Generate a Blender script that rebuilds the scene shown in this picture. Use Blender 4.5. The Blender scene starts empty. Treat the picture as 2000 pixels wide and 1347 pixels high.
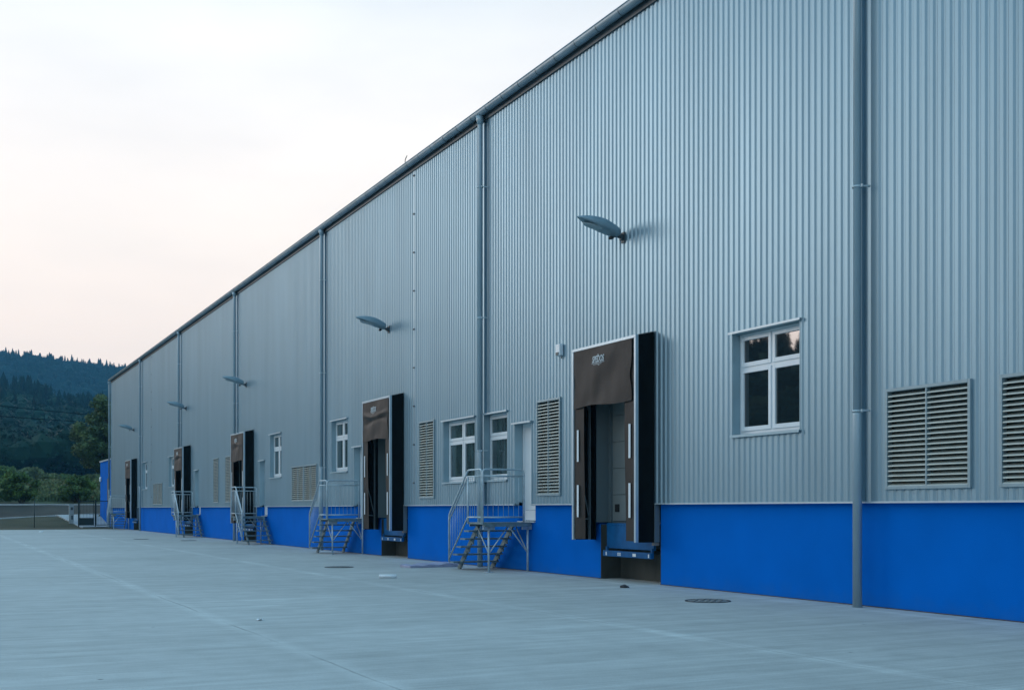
import bpy, bmesh, math, random
import numpy as np
from mathutils import Vector, Matrix, noise as mnoise

R = math.radians
random.seed(7); rng = np.random.default_rng(7)
scene = bpy.context.scene
COL = scene.collection

# ------------------------------------------------------------------ camera, sky, sun, exposure
CAMX, EYE, YAW = -11.572, 1.36, 26.748
cd = bpy.data.cameras.new('camera'); cam = bpy.data.objects.new('camera', cd); COL.objects.link(cam)
cam.location = (CAMX, 0, EYE); cam.rotation_euler = (R(90), 0, R(-YAW))
cd.sensor_width = 36; cd.lens = 36 * 2250 / 2000; cd.shift_y = 0.1598
cd.clip_start = 0.1; cd.clip_end = 6000
scene.camera = cam

SUN_EL = 12.0
SUN_H = Vector((-1.03, 1.46, 0)).normalized()
world = bpy.data.worlds.new('World'); scene.world = world; world.use_nodes = True
wt = world.node_tree; wn = wt.nodes; wl = wt.links
bg = wn['Background']
sky = wn.new('ShaderNodeTexSky'); sky.sky_type = 'NISHITA'; sky.sun_disc = False
sky.sun_elevation = R(SUN_EL); sky.sun_rotation = math.atan2(SUN_H.x, SUN_H.y)
sky.altitude = 300; sky.dust_density = 2.0; sky.ozone_density = 2.0
# a thin high cloud veil, whitest low in the sky, thinning towards the zenith where the evening blue shows
tc = wn.new('ShaderNodeTexCoord')
sep = wn.new('ShaderNodeSeparateXYZ'); wl.new(tc.outputs['Generated'], sep.inputs[0])
def ramp(stops):
    r_ = wn.new('ShaderNodeValToRGB'); wl.new(sep.outputs['Z'], r_.inputs[0]); c_ = r_.color_ramp
    c_.elements[0].position = stops[0][0]; c_.elements[0].color = (*stops[0][1], 1)
    c_.elements[1].position = stops[-1][0]; c_.elements[1].color = (*stops[-1][1], 1)
    for p, c in stops[1:-1]: e = c_.elements.new(p); e.color = (*c, 1)
    return r_.outputs[0]
BLUE = (3.6, 7.4, 10.6)
glow = ramp([(0.0, (15.0, 11.2, 8.6)), (.10, (13.2, 10.5, 8.6)), (.22, (11.7, 10.4, 9.3)), (.38, (10.4, 10.5, 10.5)), (.47, (8.6, 10.0, 10.9)), (.60, (5.0, 8.4, 10.9)), (1.0, BLUE)])
dusk = ramp([(0.0, (6.4, 7.2, 8.0)), (.25, (4.6, 7.0, 9.2)), (1.0, BLUE)])
dot_ = wn.new('ShaderNodeVectorMath'); dot_.operation = 'DOT_PRODUCT'; dot_.inputs[1].default_value = SUN_H
wl.new(tc.outputs['Generated'], dot_.inputs[0])
side = wn.new('ShaderNodeMapRange'); side.interpolation_type = 'SMOOTHSTEP'
side.inputs['From Min'].default_value = -.45; side.inputs['From Max'].default_value = .15; wl.new(dot_.outputs['Value'], side.inputs['Value'])
vmix = wn.new('ShaderNodeMix'); vmix.data_type = 'RGBA'
wl.new(side.outputs[0], vmix.inputs['Factor']); wl.new(dusk, vmix.inputs['A']); wl.new(glow, vmix.inputs['B'])
cn = wn.new('ShaderNodeTexNoise'); cn.inputs['Scale'].default_value = 2.2; cn.inputs['Detail'].default_value = 5
mp = wn.new('ShaderNodeMapping'); mp.inputs['Scale'].default_value = (1, 1, 3.2)
wl.new(tc.outputs['Generated'], mp.inputs[0]); wl.new(mp.outputs[0], cn.inputs['Vector'])
cm = wn.new('ShaderNodeMapRange'); cm.inputs['From Min'].default_value = .3; cm.inputs['From Max'].default_value = .7
cm.inputs['To Min'].default_value = .72; cm.inputs['To Max'].default_value = .98
wl.new(cn.outputs['Fac'], cm.inputs['Value'])
mixs = wn.new('ShaderNodeMix'); mixs.data_type = 'RGBA'
wl.new(cm.outputs[0], mixs.inputs['Factor']); wl.new(sky.outputs[0], mixs.inputs['A']); wl.new(vmix.outputs['Result'], mixs.inputs['B'])
wl.new(mixs.outputs['Result'], bg.inputs['Color'])
bg.inputs['Strength'].default_value = 0.1

ld = bpy.data.lights.new('sun', 'SUN'); ld.energy = 0.5; ld.angle = R(20); ld.color = (1.0, .88, .85)
sun = bpy.data.objects.new('sun', ld); COL.objects.link(sun)
sd = Vector((SUN_H.x * math.cos(R(SUN_EL)), SUN_H.y * math.cos(R(SUN_EL)), math.sin(R(SUN_EL))))
sun.rotation_euler = (-sd).to_track_quat('-Z', 'Y').to_euler(); sun.location = sd * 100

scene.view_settings.view_transform = 'Standard'; scene.view_settings.look = 'None'
scene.view_settings.exposure = 0.25; scene.view_settings.gamma = 1.0

# ------------------------------------------------------------------ materials
def mat(name, col, rough=.6, metal=0.0, var=0.0, vscale=3.0, stretch=(1, 1, 1), bump=0.0, bscale=30.0, spec=.5, col2=None, sub=None):
    m = bpy.data.materials.new(name); m.use_nodes = True
    t = m.node_tree; n = t.nodes; l = t.links; b = n['Principled BSDF']
    b.inputs['Roughness'].default_value = rough; b.inputs['Metallic'].default_value = metal
    b.inputs['Specular IOR Level'].default_value = spec
    b.inputs['Base Color'].default_value = (*col, 1)
    if var or bump or col2:
        c = n.new('ShaderNodeTexCoord'); mpn = n.new('ShaderNodeMapping'); mpn.inputs['Scale'].default_value = stretch
        l.new(c.outputs['Object'], mpn.inputs[0])
    if var or col2:
        nz = n.new('ShaderNodeTexNoise'); nz.inputs['Scale'].default_value = vscale; nz.inputs['Detail'].default_value = 6
        l.new(mpn.outputs[0], nz.inputs['Vector'])
        mr = n.new('ShaderNodeMapRange'); mr.inputs['From Min'].default_value = .3; mr.inputs['From Max'].default_value = .7
        l.new(nz.outputs['Fac'], mr.inputs['Value'])
        mx = n.new('ShaderNodeMix'); mx.data_type = 'RGBA'
        hi = col2 if col2 else tuple(min(1, v * (1 + var)) for v in col)
        lo = col if col2 else tuple(v * (1 - var) for v in col)
        mx.inputs['A'].default_value = (*lo, 1); mx.inputs['B'].default_value = (*hi, 1)
        l.new(mr.outputs[0], mx.inputs['Factor']); l.new(mx.outputs['Result'], b.inputs['Base Color'])
    if bump:
        nb = n.new('ShaderNodeTexNoise'); nb.inputs['Scale'].default_value = bscale; nb.inputs['Detail'].default_value = 5
        l.new(mpn.outputs[0], nb.inputs['Vector'])
        bp = n.new('ShaderNodeBump'); bp.inputs['Strength'].default_value = bump; bp.inputs['Distance'].default_value = .02
        l.new(nb.outputs['Fac'], bp.inputs['Height']); l.new(bp.outputs[0], b.inputs['Normal'])
    return m

M = {}
M['clad'] = mat('cladding_paint', (.224, .350, .428), .41, .65, var=.07, vscale=1.4, stretch=(1, .8, .12))
M['flash'] = mat('flashing_paint', (.30, .43, .49), .42, .25, var=.05)
M['drip'] = mat('drip_edge', (.48, .58, .63), .40, .3, var=.05)
M['gutter'] = mat('gutter_zinc', (.24, .32, .37), .45, .35, var=.18, vscale=2.5)
M['pipe'] = mat('downpipe_zinc', (.30, .41, .47), .38, .3, var=.08, vscale=2, stretch=(1, 1, .3))
M['plinth'] = mat('blue_plaster', (.0, .135, .56), .8, 0, var=.06, vscale=1.1, bump=.2, bscale=90, spec=.03)
def splash(m):
    t = m.node_tree; n = t.nodes; l = t.links; p = n['Principled BSDF']; src = p.inputs['Base Color'].links[0].from_socket
    c = n.new('ShaderNodeTexCoord'); sp = n.new('ShaderNodeSeparateXYZ'); l.new(c.outputs['Object'], sp.inputs[0])
    z = n.new('ShaderNodeTexNoise'); z.inputs['Scale'].default_value = 5; z.inputs['Detail'].default_value = 8; l.new(c.outputs['Object'], z.inputs['Vector'])
    k = n.new('ShaderNodeMath'); k.operation = 'MULTIPLY_ADD'; k.inputs[1].default_value = -.55; l.new(z.outputs['Fac'], k.inputs[0]); l.new(sp.outputs['Z'], k.inputs[2])
    mr = n.new('ShaderNodeMapRange'); mr.inputs['From Min'].default_value = -.30; mr.inputs['From Max'].default_value = -.05; mr.inputs['To Min'].default_value = .22; mr.inputs['To Max'].default_value = 0
    l.new(k.outputs[0], mr.inputs['Value'])
    mx = n.new('ShaderNodeMix'); mx.data_type = 'RGBA'; mx.inputs['B'].default_value = (.03, .13, .34, 1)
    l.new(mr.outputs[0], mx.inputs['Factor']); l.new(src, mx.inputs['A']); l.new(mx.outputs['Result'], p.inputs['Base Color'])
splash(M['plinth'])
M['white'] = mat('white_upvc', (.70, .76, .79), .35, 0, var=.03)
M['glass'] = mat('window_glass', (.012, .018, .02), .02, 0, spec=.5); M['glass'].node_tree.nodes['Principled BSDF'].inputs['IOR'].default_value = 2.0
M['glass_pale'] = mat('window_glass_painted_reflection', (.045, .075, .080), .03, 0, var=.5, vscale=2.5, stretch=(1, 1.6, .35)); M['glass_pale'].node_tree.nodes['Principled BSDF'].inputs['IOR'].default_value = 1.9  # pale uneven colour painted into the panes in place of their reflections
M['dark'] = mat('dark_interior', (.012, .014, .015), .9)
M['louvre'] = mat('louvre_aluminium', (.39, .46, .44), .5, .25, var=.08)
M['louvre_frame'] = mat('louvre_frame', (.25, .345, .385), .45, .3, var=.06)
M['galv'] = mat('galvanised_steel', (.42, .53, .58), .42, .3, var=.16, vscale=9, bump=.1, bscale=60)
M['galvd'] = mat('galvanised_grating', (.15, .225, .25), .55, .3, var=.2, vscale=9)
M['curtain'] = mat('brown_pvc_curtain', (.023, .0215, .020), .55, 0, spec=.24, var=.16, vscale=2.2, bump=.5, bscale=3.2)
M['black'] = mat('black_fabric', (.003, .0055, .0065), .75, 0, spec=.12, var=.25, vscale=5, bump=.3, bscale=7)
M['alu'] = mat('aluminium_profile', (.42, .53, .60), .36, .4, var=.05)
M['strut'] = mat('strut_steel', (.20, .25, .27), .5, .3, var=.1)
M['steeld'] = mat('dark_steel', (.07, .09, .10), .5, .4, var=.1)
M['print'] = mat('faded_print', (.47, .54, .57), .6)
M['jamb'] = mat('jamb_trim', (.12, .165, .18), .55, .1)
M['mark'] = mat('white_marker', (.68, .76, .80), .5)
M['ddoor'] = mat('dock_door_panel', (.20, .235, .235), .5, 0, var=.05, vscale=2)  # whitish door, its colour darkened to carry the shade inside the shelter
M['blue_steel'] = mat('blue_steel', (.002, .095, .26), .6, 0, spec=.2, var=.2, vscale=5)
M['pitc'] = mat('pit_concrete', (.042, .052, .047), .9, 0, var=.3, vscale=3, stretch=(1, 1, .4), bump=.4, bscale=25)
M['lamp'] = mat('lamp_housing', (.22, .32, .37), .40, .2, var=.05)
M['lens'] = mat('lamp_lens', (.33, .40, .42), .12, 0, spec=.7)
M['iron'] = mat('cast_iron', (.045, .055, .06), .6, .5, var=.3, vscale=20, bump=.8, bscale=40)
M['lid'] = mat('worn_lid', (.27, .30, .30), .75, .1, col2=(.10, .115, .12), vscale=14, bump=.6, bscale=40)
M['fence'] = mat('green_fence_steel', (.012, .028, .028), .5, .2, var=.1)
M['wood'] = mat('weathered_wood', (.16, .15, .13), .8, 0, var=.2)
M['lilac'] = mat('lilac_board', (.30, .33, .46), .6, 0, var=.12, vscale=4, bump=.15)
M['paper'] = mat('white_scrap', (.75, .80, .82), .6, 0, var=.05)
M['stone'] = mat('dark_stone', (.05, .05, .055), .85, 0, var=.3, vscale=30)
M['roof'] = mat('roof_sheet', (.18, .20, .21), .5, .2, var=.1)
M['bark'] = mat('bark', (.055, .045, .036), .9, 0, var=.3, vscale=4, stretch=(1, 1, .2), bump=.6, bscale=12)
M['cable'] = mat('cable', (.003, .004, .005), .9, spec=0)
M['kerb'] = mat('kerb_concrete', (.46, .49, .48), .85, 0, var=.12, vscale=2)
M['pathm'] = mat('path_concrete', (.36, .40, .41), .85, 0, var=.1, vscale=1)
M['pillar'] = mat('meter_cabinet', (.34, .40, .41), .6, 0, var=.06)

def leaf_mat(name, a, b_, scale=.6, t0=.6, t1=1.5):
    m = mat(name, a, .62, 0, col2=b_, vscale=scale, spec=.25)
    t = m.node_tree; n = t.nodes; l = t.links; p = n['Principled BSDF']
    at = n.new('ShaderNodeAttribute'); at.attribute_name = 'tint'
    mr = n.new('ShaderNodeMapRange'); mr.inputs['To Min'].default_value = t0; mr.inputs['To Max'].default_value = t1
    l.new(at.outputs['Fac'], mr.inputs['Value'])
    src = p.inputs['Base Color'].links[0].from_socket
    vm = n.new('ShaderNodeVectorMath'); vm.operation = 'SCALE'
    l.new(src, vm.inputs[0]); l.new(mr.outputs[0], vm.inputs['Scale']); l.new(vm.outputs[0], p.inputs['Base Color'])
    return m
M['leaf_tree'] = leaf_mat('leaf_tree', (.040, .075, .030), (.09, .135, .048))
M['leaf_bush'] = leaf_mat('leaf_bush', (.042, .090, .020), (.115, .18, .042))
M['leaf_pale'] = leaf_mat('leaf_pale', (.075, .115, .05), (.15, .19, .08))
M['forest'] = leaf_mat('forest_leaves', (.004, .026, .019), (.012, .044, .026), .08, .7, 1.35)
M['forest'].node_tree.nodes['Principled BSDF'].inputs['Specular IOR Level'].default_value = .06
M['conifer'] = leaf_mat('conifer_needles', (.002, .017, .015), (.007, .032, .025), .08)
M['conifer'].node_tree.nodes['Principled BSDF'].inputs['Specular IOR Level'].default_value = .06

def yard_material():
    m = bpy.data.materials.new('broomed_concrete'); m.use_nodes = True
    t = m.node_tree; n = t.nodes; l = t.links; b = n['Principled BSDF']
    b.inputs['Roughness'].default_value = .82; b.inputs['Specular IOR Level'].default_value = .35
    c = n.new('ShaderNodeTexCoord')
    def nz(scale, stretch, detail=6, rot=0):
        mpn = n.new('ShaderNodeMapping'); mpn.inputs['Scale'].default_value = stretch; mpn.inputs['Rotation'].default_value = (0, 0, rot)
        l.new(c.outputs['Object'], mpn.inputs[0])
        x = n.new('ShaderNodeTexNoise'); x.inputs['Scale'].default_value = scale; x.inputs['Detail'].default_value = detail
        x.inputs['Roughness'].default_value = .6
        l.new(mpn.outputs[0], x.inputs['Vector']); return x.outputs['Fac']
    def math_(op, a, b2=None):
        x = n.new('ShaderNodeMath'); x.operation = op
        for i, v in enumerate((a, b2)):
            if v is None: continue
            if isinstance(v, (int, float)): x.inputs[i].default_value = v
            else: l.new(v, x.inputs[i])
        return x.outputs[0]
    def rng_(v, a, b2, c2, d):
        x = n.new('ShaderNodeMapRange'); x.inputs['From Min'].default_value = a; x.inputs['From Max'].default_value = b2
        x.inputs['To Min'].default_value = c2; x.inputs['To Max'].default_value = d; l.new(v, x.inputs['Value']); return x.outputs[0]
    big = rng_(nz(.22, (1, 1, 1)), .3, .7, .90, 1.10)
    streak = rng_(nz(1.0, (.22, 5.0, 1), 8, .05), .3, .7, .88, 1.12)
    fine = rng_(nz(1.0, (1.0, 30.0, 1), 5, .05), .3, .7, .86, 1.12)
    grain = math_('MULTIPLY', rng_(nz(55, (1, 1, 1), 3), .3, .7, .90, 1.09), rng_(nz(2.2, (1, 1, 1), 7), .3, .7, .90, 1.08))
    sp = n.new('ShaderNodeSeparateXYZ'); l.new(c.outputs['Object'], sp.inputs[0])
    wob = math_('MULTIPLY', math_('SUBTRACT', nz(.7, (1, 1, 1)), .5), .10)
    def lines(coord, off, period, width):
        v = math_('ADD', math_('SUBTRACT', coord, off), wob)
        d = math_('ABSOLUTE', math_('SUBTRACT', math_('FRACT', math_('ADD', math_('DIVIDE', v, period), .5)), .5))
        return math_('MULTIPLY', d, period)
    patch = nz(.35, (1, 1, 1))
    dl = lines(sp.outputs['X'], -8.42, 4.04, 0); ds = lines(sp.outputs['Y'], 11.7, 5.4, 0)
    band_l = math_('MULTIPLY', rng_(dl, .0, .17, 1, 0), rng_(patch, .35, .65, .10, .30))
    band_s = math_('MULTIPLY', rng_(ds, .0, .14, 1, 0), rng_(patch, .35, .65, .02, .24))
    crack_l = math_('MULTIPLY', rng_(dl, .008, .018, 1, 0), rng_(nz(.5, (1, 1, 1)),   .42, .60, .0, .42))
    crack_s = math_('MULTIPLY', rng_(ds, .006, .014, 1, 0), rng_(nz(.6, (1, 1, 1)), .42, .6, .0, .45))
    # tiny dark specks of grit
    vo = n.new('ShaderNodeTexVoronoi'); vo.inputs['Scale'].default_value = .9; l.new(c.outputs['Object'], vo.inputs['Vector'])
    speck = math_('MULTIPLY', rng_(vo.outputs['Distance'], .012, .030, 1, 0), .6)
    f = math_('MULTIPLY', math_('MULTIPLY', big, streak), math_('MULTIPLY', fine, grain))
    f = math_('MULTIPLY', f, math_('ADD', 1, math_('MAXIMUM', band_l, band_s)))
    f = math_('MULTIPLY', f, math_('SUBTRACT', 1, math_('MAXIMUM', math_('MAXIMUM', crack_l, crack_s), speck)))
    vm = n.new('ShaderNodeVectorMath'); vm.operation = 'SCALE'; vm.inputs[0].default_value = YARD_COL
    l.new(f, vm.inputs['Scale']); l.new(vm.outputs[0], b.inputs['Base Color'])
    bp = n.new('ShaderNodeBump'); bp.inputs['Strength'].default_value = .25; bp.inputs['Distance'].default_value = .01
    l.new(math_('ADD', streak, fine), bp.inputs['Height']); l.new(bp.outputs[0], b.inputs['Normal'])
    return m
YARD_COL = (.42, .45, .44)
M['yard'] = yard_material()
M['grass'] = mat('grass', (.045, .070, .022), .9, 0, col2=(.095, .115, .045), vscale=.5, bump=.8, bscale=6)
M['earth'] = mat('earth_bank', (.030, .029, .023), .95, 0, col2=(.060, .056, .044), vscale=.45, bump=.8, bscale=4)
M['turf'] = mat('turf_slope', (.020, .030, .010), .95, 0, col2=(.046, .050, .022), vscale=.35, bump=.8, bscale=5)

# ------------------------------------------------------------------ mesh helpers
class MB:
    """collects shapes; build() links them as ONE mesh object"""
    def __init__(s): s.v = []; s.f = []; s.sm = []
    def quad(s, a, b, c, d):
        i = len(s.v); s.v += [a, b, c, d]; s.f.append((i, i+1, i+2, i+3)); s.sm.append(False)
    def box(s, x0, x1, y0, y1, z0, z1):
        i = len(s.v)
        s.v += [(x0,y0,z0),(x1,y0,z0),(x1,y1,z0),(x0,y1,z0),(x0,y0,z1),(x1,y0,z1),(x1,y1,z1),(x0,y1,z1)]
        for q in ((3,2,1,0),(4,5,6,7),(0,1,5,4),(1,2,6,5),(2,3,7,6),(3,0,4,7)):
            s.f.append(tuple(i+k for k in q)); s.sm.append(False)
    def bbox(s, x0, x1, y0, y1, z0, z1, b=.006):
        """box with bevelled edges"""
        bm = bmesh.new(); bmesh.ops.create_cube(bm, size=1)
        for v in bm.verts: v.co = ((x0+x1)/2 + v.co.x*(x1-x0), (y0+y1)/2 + v.co.y*(y1-y0), (z0+z1)/2 + v.co.z*(z1-z0))
        bmesh.ops.bevel(bm, geom=list(bm.edges), offset=b, segments=2, affect='EDGES', profile=.5)
        s.bm(bm)
    def bm(s, bm, smooth=False):
        i = len(s.v); bm.verts.ensure_lookup_table(); bm.verts.index_update()
        s.v += [tuple(v.co) for v in bm.verts]
        for f in bm.faces: s.f.append(tuple(i + v.index for v in f.verts)); s.sm.append(smooth)
        bm.free()
    def beam(s, p, q, w, h, up=(0,0,1)):
        p = Vector(p); q = Vector(q); d = (q-p).normalized(); up = Vector(up)
        if abs(d.dot(up)) > .98: up = Vector((0,1,0))
        a = d.cross(up).normalized() * w/2; b = a.cross(d).normalized() * h/2
        i = len(s.v)
        for c in (p, q): s.v += [tuple(c-a-b), tuple(c+a-b), tuple(c+a+b), tuple(c-a+b)]
        for k in ((0,1,2,3),(7,6,5,4),(0,4,5,1),(1,5,6,2),(2,6,7,3),(3,7,4,0)):
            s.f.append(tuple(i+j for j in k)); s.sm.append(False)
    def tube(s, pts, r, n=10, caps=True):
        P = [Vector(p) for p in pts]; rs = r if isinstance(r, (list, tuple)) else [r]*len(P)
        i0 = len(s.v); prev = None
        for k, p in enumerate(P):
            d = (P[min(k+1, len(P)-1)] - P[max(k-1, 0)]).normalized()
            if prev is None:
                u = d.cross(Vector((0,0,1)));
                if u.length < .05: u = d.cross(Vector((0,1,0)))
            else: u = prev - d * prev.dot(d)
            u.normalize(); w = d.cross(u); prev = u
            for j in range(n):
                a = 2*math.pi*j/n; s.v.append(tuple(p + (u*math.cos(a) + w*math.sin(a)) * rs[k]))
        for k in range(len(P)-1):
            for j in range(n):
                a = i0+k*n+j; b = i0+k*n+(j+1) % n
                s.f.append((a, b, b+n, a+n)); s.sm.append(True)
        if caps:
            s.f.append(tuple(i0+j for j in range(n))[::-1]); s.sm.append(False)
            s.f.append(tuple(i0+(len(P)-1)*n+j for j in range(n))); s.sm.append(False)
    def build(s, name, m, parent=None, loc=None):
        me = bpy.data.meshes.new(name); me.from_pydata(s.v, [], s.f); me.update()
        bm = bmesh.new(); bm.from_mesh(me); bmesh.ops.recalc_face_normals(bm, faces=list(bm.faces)); bm.to_mesh(me); bm.free()
        me.polygons.foreach_set('use_smooth', s.sm if len(s.sm) == len(me.polygons) else [False]*len(me.polygons))
        me.materials.append(m)
        o = bpy.data.objects.new(name, me); COL.objects.link(o)
        if parent: o.parent = parent
        if loc: o.location = loc
        return o

def mesh_np(name, V, F, m, parent=None, tint=None, smooth=False):
    """big mesh from numpy arrays; F is (n,k)"""
    me = bpy.data.meshes.new(name); V = np.asarray(V, np.float32); F = np.asarray(F, np.int32); k = F.shape[1]
    me.vertices.add(len(V)); me.vertices.foreach_set('co', V.ravel())
    me.loops.add(F.size); me.loops.foreach_set('vertex_index', F.ravel())
    me.polygons.add(len(F)); me.polygons.foreach_set('loop_start', np.arange(0, F.size, k, dtype=np.int32))
    me.polygons.foreach_set('use_smooth', np.full(len(F), smooth))
    me.update(calc_edges=True); me.validate()
    if tint is not None:
        a = me.attributes.new('tint', 'FLOAT', 'POINT'); a.data.foreach_set('value', np.asarray(tint, np.float32))
    me.materials.append(m)
    o = bpy.data.objects.new(name, me); COL.objects.link(o)
    if parent: o.parent = parent
    return o

def tag(o, label=None, cat=None, group=None, kind=None):
    if label: o['label'] = label
    if cat: o['category'] = cat
    if group: o['group'] = group
    if kind: o['kind'] = kind
    return o
def thing(name, loc, label, cat, group=None, rz=0):
    o = bpy.data.objects.new(name, None); COL.objects.link(o); o.location = loc; o.rotation_euler.z = rz
    o.empty_display_size = .3
    return tag(o, label, cat, group)
def copy_tree(o, parent=None):
    c = o.copy(); COL.objects.link(c)
    if parent: c.parent = parent
    for ch in list(o.children): copy_tree(ch, c)
    return c
def place_copies(proto, spots, labels):
    """first spot takes the prototype itself, the others copies of the thing and of each part"""
    out = []
    for i, (loc, lab) in enumerate(zip(spots, labels)):
        o = proto if i == 0 else copy_tree(proto)
        o.location = loc; o['label'] = lab; out.append(o)
    return out
def rounded(pts, r=.08, n=5):
    P = [Vector(p) for p in pts]; out = [P[0]]
    for a, b, c in zip(P, P[1:], P[2:]):
        u = (a-b).normalized(); w = (c-b).normalized()
        rr = min(r, (a-b).length*.45, (c-b).length*.45)
        p0 = b+u*rr; p1 = b+w*rr
        for k in range(n+1):
            t = k/n; out.append(p0*(1-t)**2 + b*2*t*(1-t) + p1*t*t)
    out.append(P[-1]); return out
def text_mesh(txt, size, shear=0.0):
    cu = bpy.data.curves.new('txt', 'FONT'); cu.body = txt; cu.size = size; cu.align_x = 'CENTER'; cu.shear = shear; cu.extrude = .002; cu.offset = size*.02
    o = bpy.data.objects.new('txt', cu); me = bpy.data.meshes.new_from_object(o)
    bpy.data.objects.remove(o); bpy.data.curves.remove(cu)
    bm = bmesh.new(); bm.from_mesh(me); bpy.data.meshes.remove(me)
    return bm

# ------------------------------------------------------------------ terrain
def sstep(a, b, x):
    t = np.clip((x-a)/(b-a), 0, 1); return t*t*(3-2*t)
def terrain(x, y):
    x = np.asarray(x, float); y = np.asarray(y, float)
    n = x - CAMX
    k = np.clip(.75 + .055*(n-5), .55, 1.1)
    # profile across the bank beyond the fence
    z = np.interp(y, [-500, 88.6, 94.6, 97.2, 103, 104, 112, 125, 140, 220, 2000], [0, 0, .84, .84, 1.68, 1.70, 2.6, 3.7, 4.6, 6, 6])
    z = np.where((y > 88.6) & (y < 103), z*np.where(y < 97.2, k, k+(1-k)*np.clip((y-97.2)/5.8, 0, 1)), z)
    dx, dy = x-CAMX, y
    r = np.hypot(dx, dy); az = np.degrees(np.arctan2(dx, dy)) - YAW
    az = (az+180) % 360 - 180
    t1 = np.interp(az, [-180, -150, -120, -66, -23.75, -19.2, -10, 20, 60, 180], [.02, .05, .14, .163, .1105, .095, .07, .04, .03, .02])
    t2 = np.interp(az, [-180, -140, -66, -23.75, -19, -5, 30, 180], [.02, .06, .12, .127, .120, .10, .05, .02])
    h1 = (t1*520-21) * sstep(215, 520, r) * (1-.55*sstep(525, 700, r))
    h2 = (t2*1000-17) * sstep(640, 1000, r) * (1-.2*sstep(1010, 1300, r))
    h1 = h1*(1+.05*np.sin(az*1.7)*np.cos(r*.02)); 
    hill = np.maximum(np.maximum(h1, 0), h2)
    return np.where(y > 60, z, 0) + hill - np.where(y < 81.2, .06, .0)

xs = np.unique(np.concatenate([np.arange(-1350, -70, 14), np.arange(-70, 30, 1.6), np.arange(30, 700, 14)]))
ys = np.unique(np.concatenate([np.arange(-600, 76, 13), np.arange(76, 82, .4), np.arange(82, 130, .8), np.arange(130, 1350, 13)]))
X, Y = np.meshgrid(xs, ys); Zt = terrain(X, Y)
near = (Y > 89) & (Y < 150)
Zt = Zt + np.where(near, .05*np.sin(X*1.9+Y*.7)*np.cos(Y*1.3-X*.6), 0)
nx, ny = len(xs), len(ys)
idx = np.arange(nx*ny).reshape(ny, nx)
F = np.stack([idx[:-1,:-1], idx[:-1,1:], idx[1:,1:], idx[1:,:-1]], -1).reshape(-1, 4)
g = mesh_np('ground', np.stack([X, Y, Zt], -1).reshape(-1, 3), F, M['grass'], smooth=True); tag(g, kind='structure')
g.data.materials.append(M['earth']); g.data.materials.append(M['turf'])
cy = (Y[:-1,:-1]+Y[1:,1:]).ravel()/2
mi = np.where((cy > 97.2) & (cy < 103.2), 1, np.where((cy > 81) & (cy < 95), 2, 0)).astype(np.int32)
g.data.polygons.foreach_set('material_index', mi)

# concrete yard
b = MB(); b.box(-70, 1.2, -20, 81.0, -.3, 0.0)
yard = b.build('yard', M['yard']); tag(yard, kind='structure')
# apron strip between yard edge and fence is turf; footpath beyond the fence and kerb on top of the bank
def strip(name, pts_l, pts_r, m, h=.05):
    bm = MB()
    for (a, c), (d, e) in zip(zip(pts_l, pts_l[1:]), zip(pts_r, pts_r[1:])):
        bm.quad((*a[:2], a[2]+h), (*c[:2], c[2]+h), (*e[:2], e[2]+h), (*d[:2], d[2]+h))
        bm.quad((*a[:2], a[2]+h), (*c[:2], c[2]+h), (*c[:2], c[2]-.04), (*a[:2], a[2]-.04))
    return bm.build(name, m)
tz = lambda x, y: float(terrain(x, y))
Lx = np.arange(-60, 13, 1.0)
pth = strip('path', [(x, 94.7, tz(x, 94.7)) for x in Lx], [(x, 97.1, tz(x, 97.1)) for x in Lx], M['pathm'], .05); tag(pth, kind='structure')
kb = strip('kerb', [(x, 103.0, tz(x, 103.0)) for x in Lx], [(x, 103.35, tz(x, 103.35)) for x in Lx], M['kerb'], .09); tag(kb, kind='structure')
# sloping walk from the gate up to the path
sy = np.arange(87.0, 95.2, .5)
walk = strip('walkway', [(-1.95-.12*(y-88.6)*.0 if y < 88.6 else -1.95-.17*(y-88.6), y, tz(-2, y)) for y in sy], [(6.0, y, tz(-1, y)) for y in sy], M['pathm'], .06); tag(walk, kind='structure')

# ------------------------------------------------------------------ warehouse
PIPES = [12.09, 24.37, 36.63, 48.81, 61.13, 73.55]
JOINTS = [28.79, 70.1]
S0, S1, CB, CT = -10.0, 87.15, 1.46, 10.62
DOCKS = [17.27, 29.55, 46.02, 58.63, 75.42]; DW = 2.28
WINS = [(13.42, 15.04, 2.54, 4.18, 2), (23.20, 24.42, 2.02, 3.56, 1), (24.93, 26.82, 2.02, 3.56, 2), (34.33, 35.95, 2.54, 4.18, 2),
        (41.93, 43.52, 2.54, 4.18, 2), (62.93, 64.55, 2.54, 4.18, 2), (71.6, 73.22, 2.54, 4.18, 2)]
DOORS = [22.03, 32.93, 44.30, 56.75, 78.95]; DRW = .80; DZ0, DZ1 = 1.09, 3.24
LOUV = [(8.36, 9.80, 1.62, 2.98), (10.23, 11.67, 1.62, 2.98), (20.71, 21.75, 1.63, 3.66), (27.37, 28.40, 1.63, 3.66),
        (37.50, 38.98, 1.62, 2.87), (39.02, 40.50, 1.62, 2.87), (49.92, 50.95, 1.63, 3.66), (52.30, 53.35, 1.63, 3.66),
        (66.45, 67.93, 1.60, 2.82), (67.97, 69.45, 1.60, 2.82)]
opens = [(a, b2, z0, z1) for a, b2, z0, z1, _ in WINS] + [(d, d+DRW, 0, DZ1) for d in DOORS] + list(LOUV)
opens += [(d+.16, d+DW-.24, 0, 4.25) for d in DOCKS]

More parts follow.
